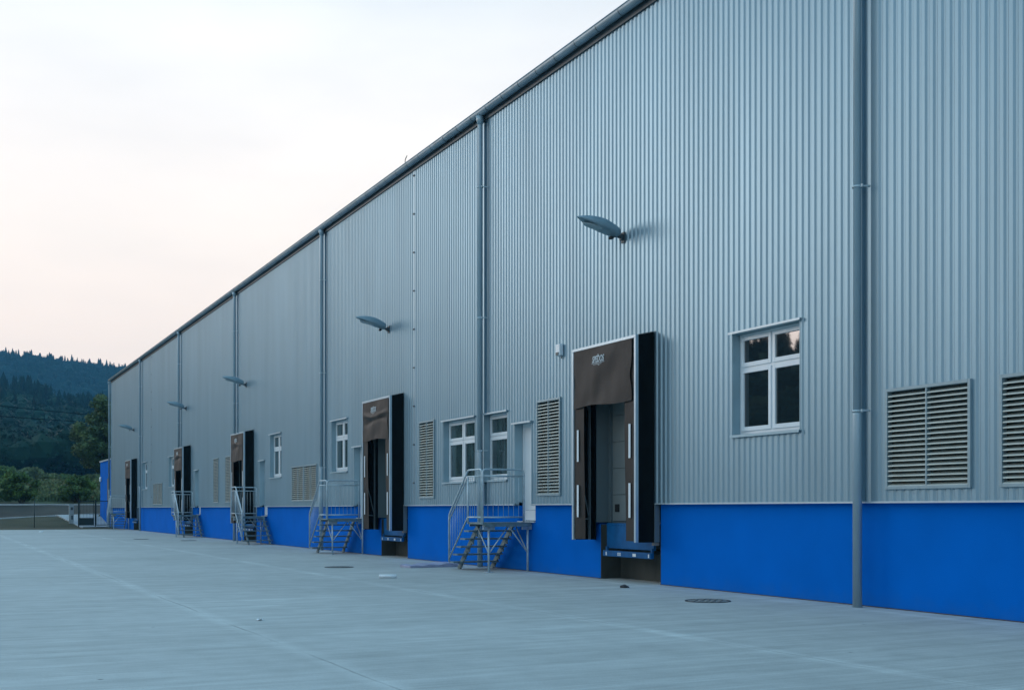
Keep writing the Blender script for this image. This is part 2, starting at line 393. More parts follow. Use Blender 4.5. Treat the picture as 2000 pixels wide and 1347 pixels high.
wh = thing('warehouse', (0, 38, 0), 'long grey corrugated metal warehouse with a bright blue plinth and dock doors', 'warehouse')
def part(mb, name, m, parent=None):
    """link a mesh built in world coordinates as a child of the warehouse or of one of its parts"""
    o = mb.build(name, m)
    p = parent or wh
    o.parent = p
    if p is wh: o.location = (0, -38, 0)
    return o

# corrugated cladding: trapezoid ribs 137.5 mm, cut round every opening
prof = [(S0, 0.0)]
edges = [S0] + PIPES + [S1]
PITCH, CR, SL, DEEP = .1375, .059, .026, .020
for k in range(len(edges)-1):
    a = edges[k] + (.05 if k else 0); e = edges[k+1] - (.27 if k < len(edges)-2 else .02)
    nr = int(round((e-a)/PITCH)); p = (e-a)/nr
    for i in range(nr):
        s = a + i*p; c = p-PITCH+CR
        prof += [(s+.001, 0), (s+c, 0), (s+c+SL, DEEP), (s+p-SL, DEEP)]
    prof += [(e, 0)]
    if k < len(edges)-2:
        q = edges[k+1]; prof += [(e+.002, .004), (q-.125, .004), (q-.122, .05), (q+.04, .05), (q+.045, 0)]
prof += [(S1, 0)]
cuts = sorted({c for o in opens for c in o[:2]})
ps = np.array([p[0] for p in prof]); px = np.array([p[1] for p in prof])
allp = sorted(set(ps.tolist()) | set(cuts)); allx = np.interp(allp, ps, px)
cl = MB()
for (s0, x0), (s1, x1) in zip(zip(allp, allx), zip(allp[1:], allx[1:])):
    if s1-s0 < 1e-5: continue
    mid = (s0+s1)/2; iv = [(CB, CT)]
    for a, e, z0, z1 in opens:
        if a <= mid <= e:
            nv = []
            for u, v in iv:
                if z1 <= u or z0 >= v: nv.append((u, v)); continue
                if z0 > u: nv.append((u, z0))
                if z1 < v: nv.append((z1, v))
            iv = nv
    for u, v in iv: cl.quad((x0, s0, u), (x1, s1, u), (x1, s1, v), (x0, s0, v))
part(cl, 'cladding', M['clad'])

# reveals (one trim mesh per opening goes with its window / door below)
def reveal(mb, a, e, z0, z1, d0=-.004, d1=.19, t=.012, sill=True):
    mb.box(d0, d1, a-t, a, z0, z1); mb.box(d0, d1, e, e+t, z0, z1); mb.box(d0, d1, a-t, e+t, z1, z1+t)
    if sill: mb.box(d0, d1, a-t, e+t, z0-t, z0)

# plinth with dock pits
d_far = lambda a: a+.04+DW-.24
pl = MB(); pcut = []
for d in DOCKS: pcut.append((d-.04, d+DW-.10, 'p'))
for d in DOORS: pcut.append((d, d+DRW, 'd'))
cur = S0
for a, e, kd in sorted(pcut):
    pl.box(.10, .9, cur, a, -.1, 1.50); cur = e
    if kd == 'p': pl.box(.10, .9, d_far(a), e, -.1, 1.07)
    if kd == 'd': pl.box(.10, .9, a, e, -.1, DZ0-.02)
pl.box(.10, .9, cur, S1-.02, -.1, 1.50)
part(pl, 'plinth', M['plinth'])
bj = MB(); cur = S0
for a, e, kd in sorted(pcut):
    e2 = e if kd == 'd' else d_far(a)
    if kd == 'p': bj.box(.082, .0985, cur, a, -.01, .012); cur = e2
bj.box(.082, .0985, cur, S1, -.01, .012)
part(bj, 'base_joint', M['stone'])
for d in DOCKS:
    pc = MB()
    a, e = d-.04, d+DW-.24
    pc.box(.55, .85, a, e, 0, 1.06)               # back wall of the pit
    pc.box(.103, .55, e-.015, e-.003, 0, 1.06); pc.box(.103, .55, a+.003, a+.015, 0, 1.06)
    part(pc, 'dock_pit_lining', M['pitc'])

bf = MB(); segs = []; cur = S0
for a, e in sorted([(d, d+DRW) for d in DOORS] + [(d-.02, d+DW+.02) for d in DOCKS]):
    bf.box(-.026, .10, cur, a, CB-.022, CB+.002); cur = e
bf.box(-.026, .10, cur, S1, CB-.022, CB+.002)
part(bf, 'base_flashing', M['drip'])

for q in JOINTS:
    jm = MB(); jm.box(-.008, .004, q-.05, q+.05, CB+.01, CT-.02)
    jo = part(jm, 'joint_cover', M['clad'])
    z = 2.05
    while z < 10.5:
        sc = MB(); sc.box(-.03, -.008, q-.035, q+.035, z-.018, z+.018); z += 1.03
        part(sc, 'screw', M['steeld'], jo)
ct = MB(); ct.box(-.03, .12, S1-.12, S1+.03, 0.02, CT); part(ct, 'corner_trim', M['flash'])

# roof, end walls, gutter
rf = MB()
for x0, x1, z0, z1 in ((-.06, 24, 10.64, 12.9), (24, 48.1, 12.9, 10.64)):
    i = len(rf.v); rf.v += [(x0,S0,z0),(x1,S0,z1),(x1,S1+.06,z1),(x0,S1+.06,z0),(x0,S0,z0+.06),(x1,S0,z1+.06),(x1,S1+.06,z1+.06),(x0,S1+.06,z0+.06)]
    for qd in ((0,3,2,1),(4,5,6,7),(0,1,5,4),(1,2,6,5),(2,3,7,6),(3,0,4,7)): rf.f.append(tuple(i+k for k in qd)); rf.sm.append(False)
ro = part(rf, 'roof', M['roof'])
hk = MB(); hk.tube(rounded([(-.14, 29.1, 10.66), (-.14, 29.1, 10.78), (-.14, 28.96, 10.85)], .05), .012, 6); part(hk, 'lightning_clip', M['steeld'], ro)
ew = MB()
for y in (S1-.10, S0+.02):
    i = len(ew.v); ew.v += [(.06,y,0),(48,y,0),(48,y,10.6),(24,y,12.85),(.06,y,10.6)]; ew.f.append((i,i+1,i+2,i+3,i+4)); ew.sm.append(False)
ew.quad((48,S0,0),(48,S1,0),(48,S1,10.6),(48,S0,10.6))
part(ew, 'rear_wall', M['clad'])
gt = MB(); GX, GZ, GR = -.125, 10.60, .088; i = 0; N = 14
gp = [(GX + GR*math.cos(math.pi + math.pi*k/N), GZ + GR*math.sin(math.pi + math.pi*k/N)) for k in range(N+1)]
gp = [(gp[0][0]-.006, GZ+.022)] + gp
for (xa, za), (xb, zb) in zip(gp, gp[1:]):
    gt.quad((xa,S0,za),(xb,S0,zb),(xb,S1+.08,zb),(xa,S1+.08,za)); gt.sm[-1] = True
gt.tube([(gp[0][0], S0, GZ+.026), (gp[0][0], S1+.08, GZ+.026)], .011, 8)
i = len(gt.v); gt.v += [(x, S1+.08, z) for x, z in gp]; gt.f.append(tuple(range(i, i+len(gp)))); gt.sm.append(False)
go = part(gt, 'gutter', M['gutter'])
gb = MB(); s = S0+.3
while s < S1:
    a = []
    for k in range(9):
        t = math.pi + math.pi*k/8; a.append((GX+(GR+.004)*math.cos(t), GZ+(GR+.004)*math.sin(t)))
    for (xa, za), (xb, zb) in zip(a, a[1:]): gb.quad((xa,s-.012,za),(xb,s-.012,zb),(xb,s+.012,zb),(xa,s+.012,za))
    s += .82
part(gb, 'gutter_brackets', M['steeld'], go)
ft = MB(); ft.box(-.035, .0, S0, S1, 10.42, 10.63); part(ft, 'eaves_flashing', M['steeld'])  # dark colour stands in for the shadow below the gutter

# downpipes
for k, q in enumerate(PIPES + [87.32]):
    d = MB(); X0 = -.125
    d.tube([(X0, q, 2.62), (X0, q, 10.30), (X0, q, 10.36)], .057, 16)
    d.tube([(X0, q, 0.0), (X0, q, 2.66), (X0, q, 2.70)], [.064, .064, .060], 16)
    d.tube([(X0, q, 10.32), (X0, q, 10.42), (X0-.005, q, 10.52)], [.062, .085, .092], 16)
    do = part(d, 'downpipe', M['pipe'])
    for z in (2.71, 5.81, 8.86):
        c = MB()
        c.tube([(X0, q, z-.014), (X0, q, z+.014)], .071, 16)
        c.beam((X0+.05, q-.05, z+.01), (.03, q-.085, z+.01), .02, .025)
        c.box(X0-.01, X0+.01, q-.105, q-.06, z-.02, z+.02)
        part(c, 'pipe_clamp', M['galv'], do)

# windows
for a, e, z0, z1, ncol in WINS:
    w = MB(); X0, X1 = .135, .20
    fr = .058
    def ring(mb, y0, y1, u0, u1, t, x0, x1, tb=None):
        tb = tb or t
        mb.bbox(x0, x1, y0, y0+t, u0, u1, .005); mb.bbox(x0, x1, y1-t, y1, u0, u1, .005)
        mb.bbox(x0, x1, y0+t, y1-t, u0, u0+tb, .005); mb.bbox(x0, x1, y0+t, y1-t, u1-t, u1, .005)
    ring(w, a+.004, e-.004, z0+.01, z1-.006, fr, X0+.02, X1, .07)
    zt = z0 + (z1-z0)*.66
    w.bbox(X0+.02, X1, a+fr, e-fr, zt-.03, zt+.03, .004)
    cols = [(a+fr, e-fr)] if ncol == 1 else [(a+fr, (a+e)/2-.025), ((a+e)/2+.025, e-fr)]
    if ncol == 2: w.bbox(X0+.022, X1, (a+e)/2-.03, (a+e)/2+.03, z0+.06, z1-.05, .004)
    gl = MB()
    for y0, y1 in cols:
        for u0, u1 in ((z0+.075, zt-.025), (zt+.025, z1-.06)):
            ring(w, y0-.006, y1+.006, u0-.006, u1+.006, .062, X0, X1-.012, .068)
            gl.box(X0+.03, X0+.036, y0+.045, y1-.045, u0+.045, u1-.045)
    wo = part(w, 'window', M['white']); part(gl, 'panes', M['glass'] if a < 20 else M['glass_pale'], wo)
    rv = MB(); reveal(rv, a, e, z0, z1, d1=.215); part(rv, 'reveal', M['flash'], wo)
    dc = MB()
    dc.box(-.06, .0, a-.06, e+.04, z1+.014, z1+.022); dc.box(-.06, -.052, a-.06, e+.04, z1-.012, z1+.014); part(dc, 'drip_cap', M['drip'], wo)
    sl = MB(); sl.box(-.045, .13, a-.03, e+.015, z0-.012, z0+.004); sl.box(-.045, -.038, a-.03, e+.015, z0-.038, z0-.012); part(sl, 'sill', M['flash'], wo)
    bk = MB(); bk.box(.22, .23, a-.05, e+.05, z0-.05, z1+.05); part(bk, 'dark_room', M['dark'], wo)

# side doors
for a in DOORS:
    e = a+DRW; w = MB(); X0 = .20
    w.bbox(X0, X0+.05, a, a+.06, DZ0, DZ1, .005); w.bbox(X0, X0+.05, e-.06, e, DZ0, DZ1, .005); w.bbox(X0, X0+.05, a+.06, e-.06, DZ1-.06, DZ1, .005)
    w.bbox(X0+.012, X0+.055, a+.062, e-.062, DZ0+.24, DZ1-.062, .004); w.bbox(X0+.004, X0+.055, a+.062, e-.062, DZ0+.015, DZ0+.235, .004)
    do = part(w, 'door', M['white'])
    h = MB(); h.box(X0-.002, X0+.012, a+.075, a+.11, DZ0+.95, DZ0+1.15); h.tube([(X0-.04, a+.092, DZ0+1.06), (X0-.04, a+.22, DZ0+1.06)], .009, 8); h.tube([(X0, a+.092, DZ0+1.06), (X0-.04, a+.092, DZ0+1.06)], .009, 8)
    part(h, 'handle', M['steeld'], do)
    rv = MB(); reveal(rv, a, e, CB-.03, DZ1, d1=.20, sill=False); part(rv, 'reveal', M['flash'], do)
    dc = MB(); dc.box(-.07, .0, a-.06, e+.05, DZ1+.014, DZ1+.022); dc.box(-.07, -.06, a-.06, e+.05, DZ1-.014, DZ1+.014); part(dc, 'drip_cap', M['drip'], do)
    sl = MB(); sl.bbox(.06, .24, a, e, DZ0-.03, DZ0-.002, .004); part(sl, 'threshold', M['galv'], do)

# louvres
for a, e, z0, z1 in LOUV:
    w = MB(); t = .045
    w.bbox(-.035, .06, a, a+t, z0, z1, .004); w.bbox(-.035, .06, e-t, e, z0, z1, .004)
    w.bbox(-.035, .06, a+t, e-t, z0, z0+t, .004); w.bbox(-.035, .06, a+t, e-t, z1-t, z1, .004)
    lo = part(w, 'louvre_vent', M['louvre_frame'])
    sl = MB(); nn = int((z1-z0-2*t)/.066); st = (z1-z0-2*t)/nn; m_ = (a+e)/2
    for i in range(nn):
        z = z0+t+i*st
        sl.quad((-.024, a+t, z+.010), (-.024, e-t, z+.010), (.10, e-t, z+.056), (.10, a+t, z+.056))
        sl.quad((-.024, a+t, z+.010), (-.024, e-t, z+.010), (-.026, e-t, z-.006), (-.026, a+t, z-.006))
        sl.quad((-.026, a+t, z-.006), (-.026, e-t, z-.006), (-.008, e-t, z-.004), (-.008, a+t, z-.004))
    part(sl, 'slats', M['louvre'], lo)
    ml = MB(); ml.box(-.03, .05, m_-.011, m_+.011, z0+t, z1-t); part(ml, 'mullion', M['louvre_frame'], lo)
    bk = MB(); bk.box(.115, .125, a-.05, e+.05, z0-.05, z1+.05); bk.box(.02, .115, a-.012, a-.002, z0, z1); bk.box(.02, .115, e+.002, e+.012, z0, z1); part(bk, 'backing', M['steeld'], lo)

# sectional doors inside the docks
for d in DOCKS:
    a, e = d+.16, d+DW-.24; w = MB(); zt = 4.2
    n_ = 6; hh = (zt-1.12)/n_
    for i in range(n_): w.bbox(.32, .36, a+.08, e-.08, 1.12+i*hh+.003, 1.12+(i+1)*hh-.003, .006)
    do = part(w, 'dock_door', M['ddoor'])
    j = MB(); j.box(.0, .34, a-.012, a-.001, 1.10, 4.25); j.box(.0, .34, e+.001, e+.012, 1.10, 4.25); j.box(.0, .34, a, e, 4.2, 4.25)
    j.box(.28, .319, a, a+.09, 1.10, 4.2); j.box(.28, .319, e-.09, e, 1.10, 4.2); j.box(.33, .42, a-.1, e+.1, 1.06, 1.115)
    part(j, 'jambs', M['jamb'], do)
    h = MB(); h.bbox(.295, .322, e-.34, e-.20, 1.30, 1.45, .01); part(h, 'handle', M['dark'], do)
    bk = MB(); bk.box(.43, .44, a-.2, e+.2, 1.0, 4.4); part(bk, 'dark_hall', M['dark'], do)

# ------------------------------------------------------------------ dock shelters
def head_cloth(k):
    D = .40; h = DW/2; Z1 = 4.50; hc = MB(); NY, NZ = 40, 24; yl = h-.055-.03
    cre = (0, .055, .018, .026, .02)[k]; ph = k*1.7
    def H(u, v):
        y = -(yl-.045) + (2*yl-.045)*u; z = 3.30*(1-v)+(Z1-.10)*v
        pin = .06*math.exp(-((v-.42)/.16)**2)
        y += -pin*(u-.5)*2 if u > .5 else pin*(.5-u)*2
        x = -D-.012 - .03*math.sin(math.pi*u)*(1-v)**1.5 - .020*math.sin(u*9.0+v*4+ph)*math.sin(math.pi*v)*math.sin(math.pi*u)
        x -= .006*math.sin(u*31+v*3+ph)*(1-v)*math.sin(math.pi*u)
        x -= cre*(math.exp(-((v-.62-.05*math.sin(u*6+ph))/.05)**2) - .7*math.exp(-((v-.50-.06*math.sin(u*5))/.06)**2))*math.sin(math.pi*u)**.7
        return (x, y, z - .02*math.sin(u*7+ph)*(1-v)**3)
    for i in range(NY):
        for q in range(NZ):
            hc.quad(H(i/NY, q/NZ), H((i+1)/NY, q/NZ), H((i+1)/NY, (q+1)/NZ), H(i/NY, (q+1)/NZ)); hc.sm[-1] = True
    return hc
def weld(o):
    bm = bmesh.new(); bm.from_mesh(o.data); bmesh.ops.remove_doubles(bm, verts=list(bm.verts), dist=.0003)
    bmesh.ops.recalc_face_normals(bm, faces=list(bm.faces)); bm.to_mesh(o.data); bm.free(); return o
def make_shelter():
    t = thing('dock_shelter', (0, 0, 0), 'x', 'dock shelter', 'dock shelters along the wall')
    D = .40; h = DW/2; Z0, Z1 = .76, 4.50; pw = .055
    f = MB()
    for y0, y1 in ((-h, -h+pw), (h-pw, h)):
        f.bbox(-D-.012, -D+.05, y0, y1, Z0, Z1-.10, .004)
    f.bbox(-D-.012, -D+.05, -h, h, Z1-.098, Z1-.045, .004)
    f.build('frame', M['alu'], t)
    for sgn in (-1, 1):
        c = MB(); y = sgn*(h-.004)
        NX, NZ = 6, 22
        def P(u, v):
            xx = (-D+.052)*(1-u) + (-.024)*u; zz = Z0*(1-v) + (Z1-.05+.08*u)*v
            return (xx, y - sgn*(.018*math.sin(math.pi*u)*(.6+.4*math.sin(v*9+u*2))), zz)
        for i in range(NX):
            for k in range(NZ):
                c.quad(P(i/NX, k/NZ), P((i+1)/NX, k/NZ), P((i+1)/NX, (k+1)/NZ), P(i/NX, (k+1)/NZ)); c.sm[-1] = True
        c.box(-.026, .099, y-.005, y+.005, Z0, CB-.03)
        w_ = .25 if sgn > 0 else .15
        ya, yb = sorted((sgn*(h-w_), sgn*(h-.006)))
        c.box(-.020, -.008, ya, yb, Z0, Z1-.05)
        c.build('side_cover', M['black'], t)
    c = MB()
    for k in range(12):
        ya, yb = -h+DW*k/12, -h+DW*(k+1)/12
        c.quad((-D+.03, ya, Z1-.044), (-D+.03, yb, Z1-.044), (-.003, yb, Z1+.045), (-.003, ya, Z1+.045))
    c.build('top_cover', M['black'], t)
    for sgn in (-1, 1):   # scissor struts on the insides
        y = sgn*(h-.05)
        for pa, pb_ in (((-D+.07, y, 2.3), (-.04, y, 1.15)), ((-D+.07, y, 4.2), (-.04, y, 3.2)), ((-D+.07, y, 1.18), (-.06, y, 1.16))):
            st = MB(); st.beam(pa, pb_, .028, .02); st.build('strut', M['strut'], t)
        st = MB(); st.box(-.06, -.028, y-.03, y+.03, Z0, Z1-.08); st.build('wall_post', M['strut'], t)
    tr = MB(); tr.box(-.02, .085, -h-.02, -h-.006, Z0, CB-.03); tr.build('edge_trim', M['jamb'], t)
    bp = MB(); bp.bbox(-.03, .08, -h-.018, -h+.06, Z0-.06, Z0-.005, .006); bp.build('bumper_block', M['wood'], t)
    for sgn in (-1, 1):
        cu = MB(); yo = sgn*(h-pw-.004); yi = sgn*(h-pw-.36); NZ = 16; NX = 5
        def P(u, v):
            y = yo*(1-u)+yi*u; z = (Z0+.02)*(1-v)+(Z1-.12)*v
            return (-D+.012 + .03*u*u*(1-v)*math.sin(v*5+1) + .015*u, y + .012*u*math.sin(v*6)*(1-v), z)
        for i in range(NX):
            for k in range(NZ):
                cu.quad(P(i/NX, k/NZ), P((i+1)/NX, k/NZ), P((i+1)/NX, (k+1)/NZ), P(i/NX, (k+1)/NZ)); cu.sm[-1] = True
        co = weld(cu.build('side_curtain', M['curtain'], t))
        ym = sgn*(h-pw-.16)
        for z0, z1 in ((1.20, 1.82), (2.27, 2.88)):
            ms = MB(); ms.box(-D-.006, -D+.002, ym-.03, ym+.03, z0, z1); ms.build('marker_strip', M['mark'], co)
    hc = head_cloth(0)
    ho = weld(hc.build('head_curtain', M['curtain'], t))
    em = MB(); bm = text_mesh('SPEDOS', .165, .25)
    # letters read along -y as seen from the yard (x = -D), standing up
    ML = Matrix(((0, 0, -1, -D-.034), (-1, 0, 0, .12), (0, 1, 0, 4.11), (0, 0, 0, 1)))
    xs_ = [v.co.x for v in bm.verts]; wd = max(xs_)-min(xs_)
    for v in bm.verts: v.co.x *= .43/wd
    bmesh.ops.transform(bm, matrix=ML, verts=list(bm.verts)); em.bm(bm)
    for y0, y1, z0, z1 in ((-.11, .35, 4.090, 4.098), (0.0, .29, 4.066, 4.073), (.07, .22, 4.044, 4.051), (.08, .16, 4.225, 4.235), (.10, .14, 4.245, 4.253)):
        em.box(-D-.034, -D-.030, y0, y1, z0, z1)
    em.build('emblem', M['print'], ho)
    return t
shel = make_shelter()
SHELTERS = place_copies(shel, [(0, d+DW/2, 0) for d in DOCKS],
    ['tall brown curtained dock shelter nearest the square window, white door showing inside',
     'brown dock shelter with a creased head curtain, between second staircase and tall louvre vent',
     'brown dock shelter standing behind the third staircase, beside two tall louvre vents',
     'brown dock shelter standing behind the fourth staircase, overlapping a small window',
     'farthest narrow brown dock shelter beside the last downpipe near the building corner'])

for k, o in enumerate(SHELTERS[1:], 1):
    for ch in o.children:
        if ch.name.startswith('head_curtain'):
            tmp = weld(head_cloth(k).build('head_curtain', M['curtain'])); ch.data = tmp.data; bpy.data.objects.remove(tmp)

# ------------------------------------------------------------------ dock levellers (stand inside the pits)
def make_leveller():
    t = thing('dock_leveller', (0, 0, 0), 'x', 'dock leveller', 'blue dock levellers in the pits')
    w = .81
    p = MB(); p.bbox(.07, .12, -w, w, .605, 1.075, .006); p.bbox(.07, .54, -w, w, 1.062, 1.088, .006)
    for y in np.arange(-w+.1, w, .1): p.box(.055, .07, y-.012, y+.012, 1.035, 1.05)
    p.build('deck_plate', M['blue_steel'], t)
    l = MB(); l.bbox(-.02, .06, -.84, .81, .455, .565, .008)
    for y in (-.79, .76): l.box(.03, .068, y-.03, y+.03, .565, .64)
    lo = l.build('lip_beam', M['blue_steel'], t)
    for y0, y1, z0, z1 in ((-.80, -.765, .475, .54), (-.36, -.25, .48, .535), (.66, .695, .475, .54)):
        m_ = MB(); m_.box(-.025, -.0215, y0, y1, z0, z1); m_.build('warning_mark', M['mark'], lo)
    m_ = MB()
    for y0, y1, z0, z1 in ((.16, .27, .525, .535), (.16, .27, .48, .49), (.16, .172, .49, .525), (.258, .27, .49, .525), (.20, .23, .495, .52)): m_.box(-.025, -.0215, y0, y1, z0, z1)
    m_.build('symbol_plate', M['mark'], lo)
    for y in (-.6, .55): a = MB(); a.beam((.05, y, .5), (.5, y, .62), .05, .06); a.build('support_arm', M['steeld'], t)
    return t
lev = make_leveller()
place_copies(lev, [(0, d+.955, 0) for d in DOCKS],
    ['blue steel dock leveller with white marks hanging under the nearest dock shelter',
     'blue steel dock leveller in the pit right of the second staircase',
     'blue steel dock leveller half hidden behind the treads of the third staircase',
     'blue steel dock leveller half hidden behind the treads of the fourth staircase',
     'blue steel dock leveller under the farthest dock shelter by the last downpipe'])

# ------------------------------------------------------------------ metal staircases
def make_stairs(mir, name_label):
    """origin at the wall, ground, landing end; stairs run towards +y (mir = 1) or -y (mir = -1)"""
    t = thing('metal_staircase', (0, 0, 0), name_label, 'staircase', 'metal staircases at the side doors')
    ZL = 1.07; XO, XI = -1.12, .03; LL = .75; RUN = .205; NR = 6; rise = ZL/NR
    Y = lambda v: v*mir
    d = MB(); y0, y1 = sorted((Y(0), Y(LL)))
    d.box(XO, XI, y0, y1, ZL-.04, ZL)
    d.beam((XO+.03, Y(0), ZL-.065), (XI-.01, Y(0), ZL-.065), .04, .05); d.beam((XO+.03, Y(LL), ZL-.065), (XI-.01, Y(LL), ZL-.065), .04, .05)
    d.build('deck', M['galvd'], t)
    for xx in (XO+.24, XI-.08):
        s = MB(); s.beam((xx, Y(LL-.02), ZL-.06), (xx, Y(LL+RUN*5+.02), .0), .04, .12, (0, 0, 1))
        for k in range(1, NR):
            yy = LL+RUN*(k-.5); zz = ZL-rise*k
            s.beam((xx, Y(yy-.02), zz-.14), (xx, Y(yy-.02), zz-.025), .03, .08, (0, 1, 0))
        s.build('stringer', M['galvd'], t)
    for k in range(1, NR):
        a, b_ = sorted((Y(LL+RUN*(k-1)-.02), Y(LL+RUN*k+.03))); z = ZL-rise*k
        tr = MB(); tr.box(XO, XI-.01, a, b_, z-.035, z); tr.build('tread', M['galvd'], t)
    for xx, foot in ((XO+.19, True), (XI-.02, False)):
        l = MB(); l.tube([(xx, Y(.12), 0.0), (xx, Y(.12), ZL-.05)], .024, 10)
        if foot: l.bbox(xx-.08, xx+.08, Y(.12)-.08, Y(.12)+.08, 0, .012, .003)
        l.bbox(xx-.14, xx+.14, Y(.12)-.02, Y(.12)+.02, ZL-.16, ZL-.045, .004)
        l.build('leg', M['galv'], t)
        br = MB(); inn = 1 if foot else -1
        br.tube([(xx, Y(.12), .40), (xx+inn*.48, Y(.12), ZL-.06)], .014, 8)
        br.tube([(xx, Y(.12), .40), (xx, Y(LL-.04), ZL-.08)], .014, 8)
        br.build('brace', M['galv'], t)
    # end railing across the landing
    r = MB(); RT, RM, RB = ZL+1.13, ZL+.99, ZL+.11; xi = -.14; yy = Y(.02)
    r.tube(rounded([(XO, yy, ZL-.04), (XO, yy, RT), (xi, yy, RT), (xi, yy, ZL-.04)], .09), .021, 10)
    r.tube([(XO, yy, RM), (xi, yy, RM)], .017, 8); r.tube([(XO, yy, RB), (xi, yy, RB)], .017, 8)
    for k in range(1, 8): xx = XO+(xi-XO)*k/8; r.tube([(xx, yy, RB), (xx, yy, RM)], .005, 6)
    r.build('end_railing', M['galv'], t)
    # outer railing along landing and stairs
    o = MB(); yb = LL+RUN*5; xo = XO-.01; ya = .06
    slope = (rise*5)/(RUN*5)
    top = rounded([(xo, Y(ya), ZL-.04), (xo, Y(ya), RT), (xo, Y(LL), RT), (xo, Y(yb), RT-rise*5-.09), (xo, Y(yb), rise-.01)], .06)
    o.tube(top, .021, 10)
    o.tube([(xo, Y(ya), RM), (xo, Y(LL), RM), (xo, Y(yb), RM-rise*5-.07)], .017, 8)
    o.tube([(xo, Y(ya), RB), (xo, Y(LL), RB), (xo, Y(yb), RB-rise*5-.05)], .019, 8)
    o.tube([(xo, Y(LL), ZL-.04), (xo, Y(LL), RM)], .019, 8)
    n1, n2 = 6, 11
    for k in range(1, n1): y = ya+(LL-ya)*k/n1; o.tube([(xo, Y(y), RB), (xo, Y(y), RM)], .005, 6)
    for k in range(1, n2):
        u = k/n2; y = LL+(yb-LL)*u; o.tube([(xo, Y(y), RB-(rise*5+.05)*u), (xo, Y(y), RM-(rise*5+.07)*u)], .005, 6)
    o.build('outer_railing', M['galv'], t)
    return t
st1 = make_stairs(1, 'x')
place_copies(st1, [(0, 22.10, 0), (0, 32.85, 0), (0, 78.85, 0)],
    ['nearest galvanised metal staircase with railing, beside the downpipe and white side door',
     'second nearest galvanised staircase, between the wide louvre vents and a dock shelter',
     'farthest small metal staircase against the blue plinth by the building corner'])
st3 = make_stairs(-1, 'x')
place_copies(st3, [(0, 45.06, 0), (0, 57.55, 0)],
    ['galvanised staircase with bright sloping handrail facing the viewer, larger of the two such',
     'galvanised staircase with bright sloping handrail facing the viewer, smaller and farther of the two'])

# ------------------------------------------------------------------ wall lamps
def make_lamp():
    t = thing('wall_lamp', (0, 0, 0), 'x', 'wall lamp', 'grey floodlights high on the wall')
    L = .90; NS, NR_ = 18, 20; tilt = R(15)
    # head: boat shaped shell, flat underneath, along local -x
    V = []; F_ = []
    def sec(u):
        w = .18*(1-(max(0, u-.30)/.70)**2.2)**.75 if u > .30 else .18*(.66+.34*(u/.30)**.6)
        up = .165*(1-(max(0, u-.35)/.65)**1.8)**.9 if u > .35 else .165*(.62+.38*(u/.35)**.6)
        dn = .06*(1-(max(0, u-.2)/.8)**1.6) if u > .2 else .06
        return max(w, .004), max(up, .004), max(dn, .002)
    h = MB(); rings = []
    for i in range(NS+1):
        u = i/NS; w, up, dn = sec(min(u, .999)); ring = []
        for j in range(NR_):
            a = 2*math.pi*j/NR_; sy_, cz = math.cos(a), math.sin(a)
            yy = w*math.copysign(abs(sy_)**.8, sy_); zz = up*cz if cz > 0 else -dn*abs(cz)**.5
            ring.append((-.14-L*u, yy, zz))
        rings.append(ring)
    Rm = Matrix.Rotation(tilt, 4, 'Y')
    T = lambda p: tuple(Rm @ (Vector(p)+Vector((.14, 0, 0))) + Vector((-.14, 0, .02)))
    for i in range(NS):
        for j in range(NR_):
            k = (j+1) % NR_; h.quad(T(rings[i][j]), T(rings[i][k]), T(rings[i+1][k]), T(rings[i+1][j])); h.sm[-1] = True
    i = len(h.v); h.v += [T(p) for p in rings[0]]; h.f.append(tuple(range(i, i+NR_))); h.sm.append(False)
    i = len(h.v); h.v += [T(p) for p in rings[-1]]; h.f.append(tuple(range(i, i+NR_))); h.sm.append(False)
    ho = h.build('housing', M['lamp'], t)
    bm = bmesh.new(); bm.from_mesh(ho.data); bmesh.ops.remove_doubles(bm, verts=list(bm.verts), dist=.0004); bmesh.ops.recalc_face_normals(bm, faces=list(bm.faces)); bm.to_mesh(ho.data); bm.free()
    l = MB(); ang = [2*math.pi*k/20 for k in range(20)]
    i = len(l.v); l.v += [T((-.62+.24*math.cos(a), .10*math.sin(a), -.062+.02*math.cos(a))) for a in ang]; l.f.append(tuple(range(i, i+20))); l.sm.append(False)
    l.v += [T((-.62+.27*math.cos(a), .115*math.sin(a), -.040+.02*math.cos(a))) for a in ang]
    for k in range(20): l.f.append((i+k, i+(k+1) % 20, i+20+(k+1) % 20, i+20+k)); l.sm.append(True)
    l.build('lens', M['lens'], ho)
    c = MB(); c.bbox(-.30, -.24, -.05, .05, -.085, -.035, .006); c.build('latch', M['dark'], ho)
    a = MB(); a.tube([(-.02, 0, -.03), (-.07, 0, -.03), (-.20, 0, -.005)], .028, 12); a.bbox(-.022, .002, -.06, .06, -.13, .07, .006); a.bbox(-.075, -.03, -.04, .04, -.085, .03, .006)
    a.build('bracket', M['steeld'], t)
    return t
lampo = make_lamp()
place_copies(lampo, [(0, 18.32, 6.46), (0, 30.69, 6.46), (0, 47.26, 6.48), (0, 59.73, 6.48), (0, 76.62, 6.42)],
    ['largest grey wall lamp, high above the nearest dock shelter',
     'grey wall lamp beside the screwed panel joint, above the second dock shelter',
     'grey wall lamp overlapping a downpipe, above the third dock shelter',
     'small grey wall lamp overlapping a downpipe, above the fourth dock shelter',
     'smallest grey wall lamp, beside the last downpipe near the building corner'])

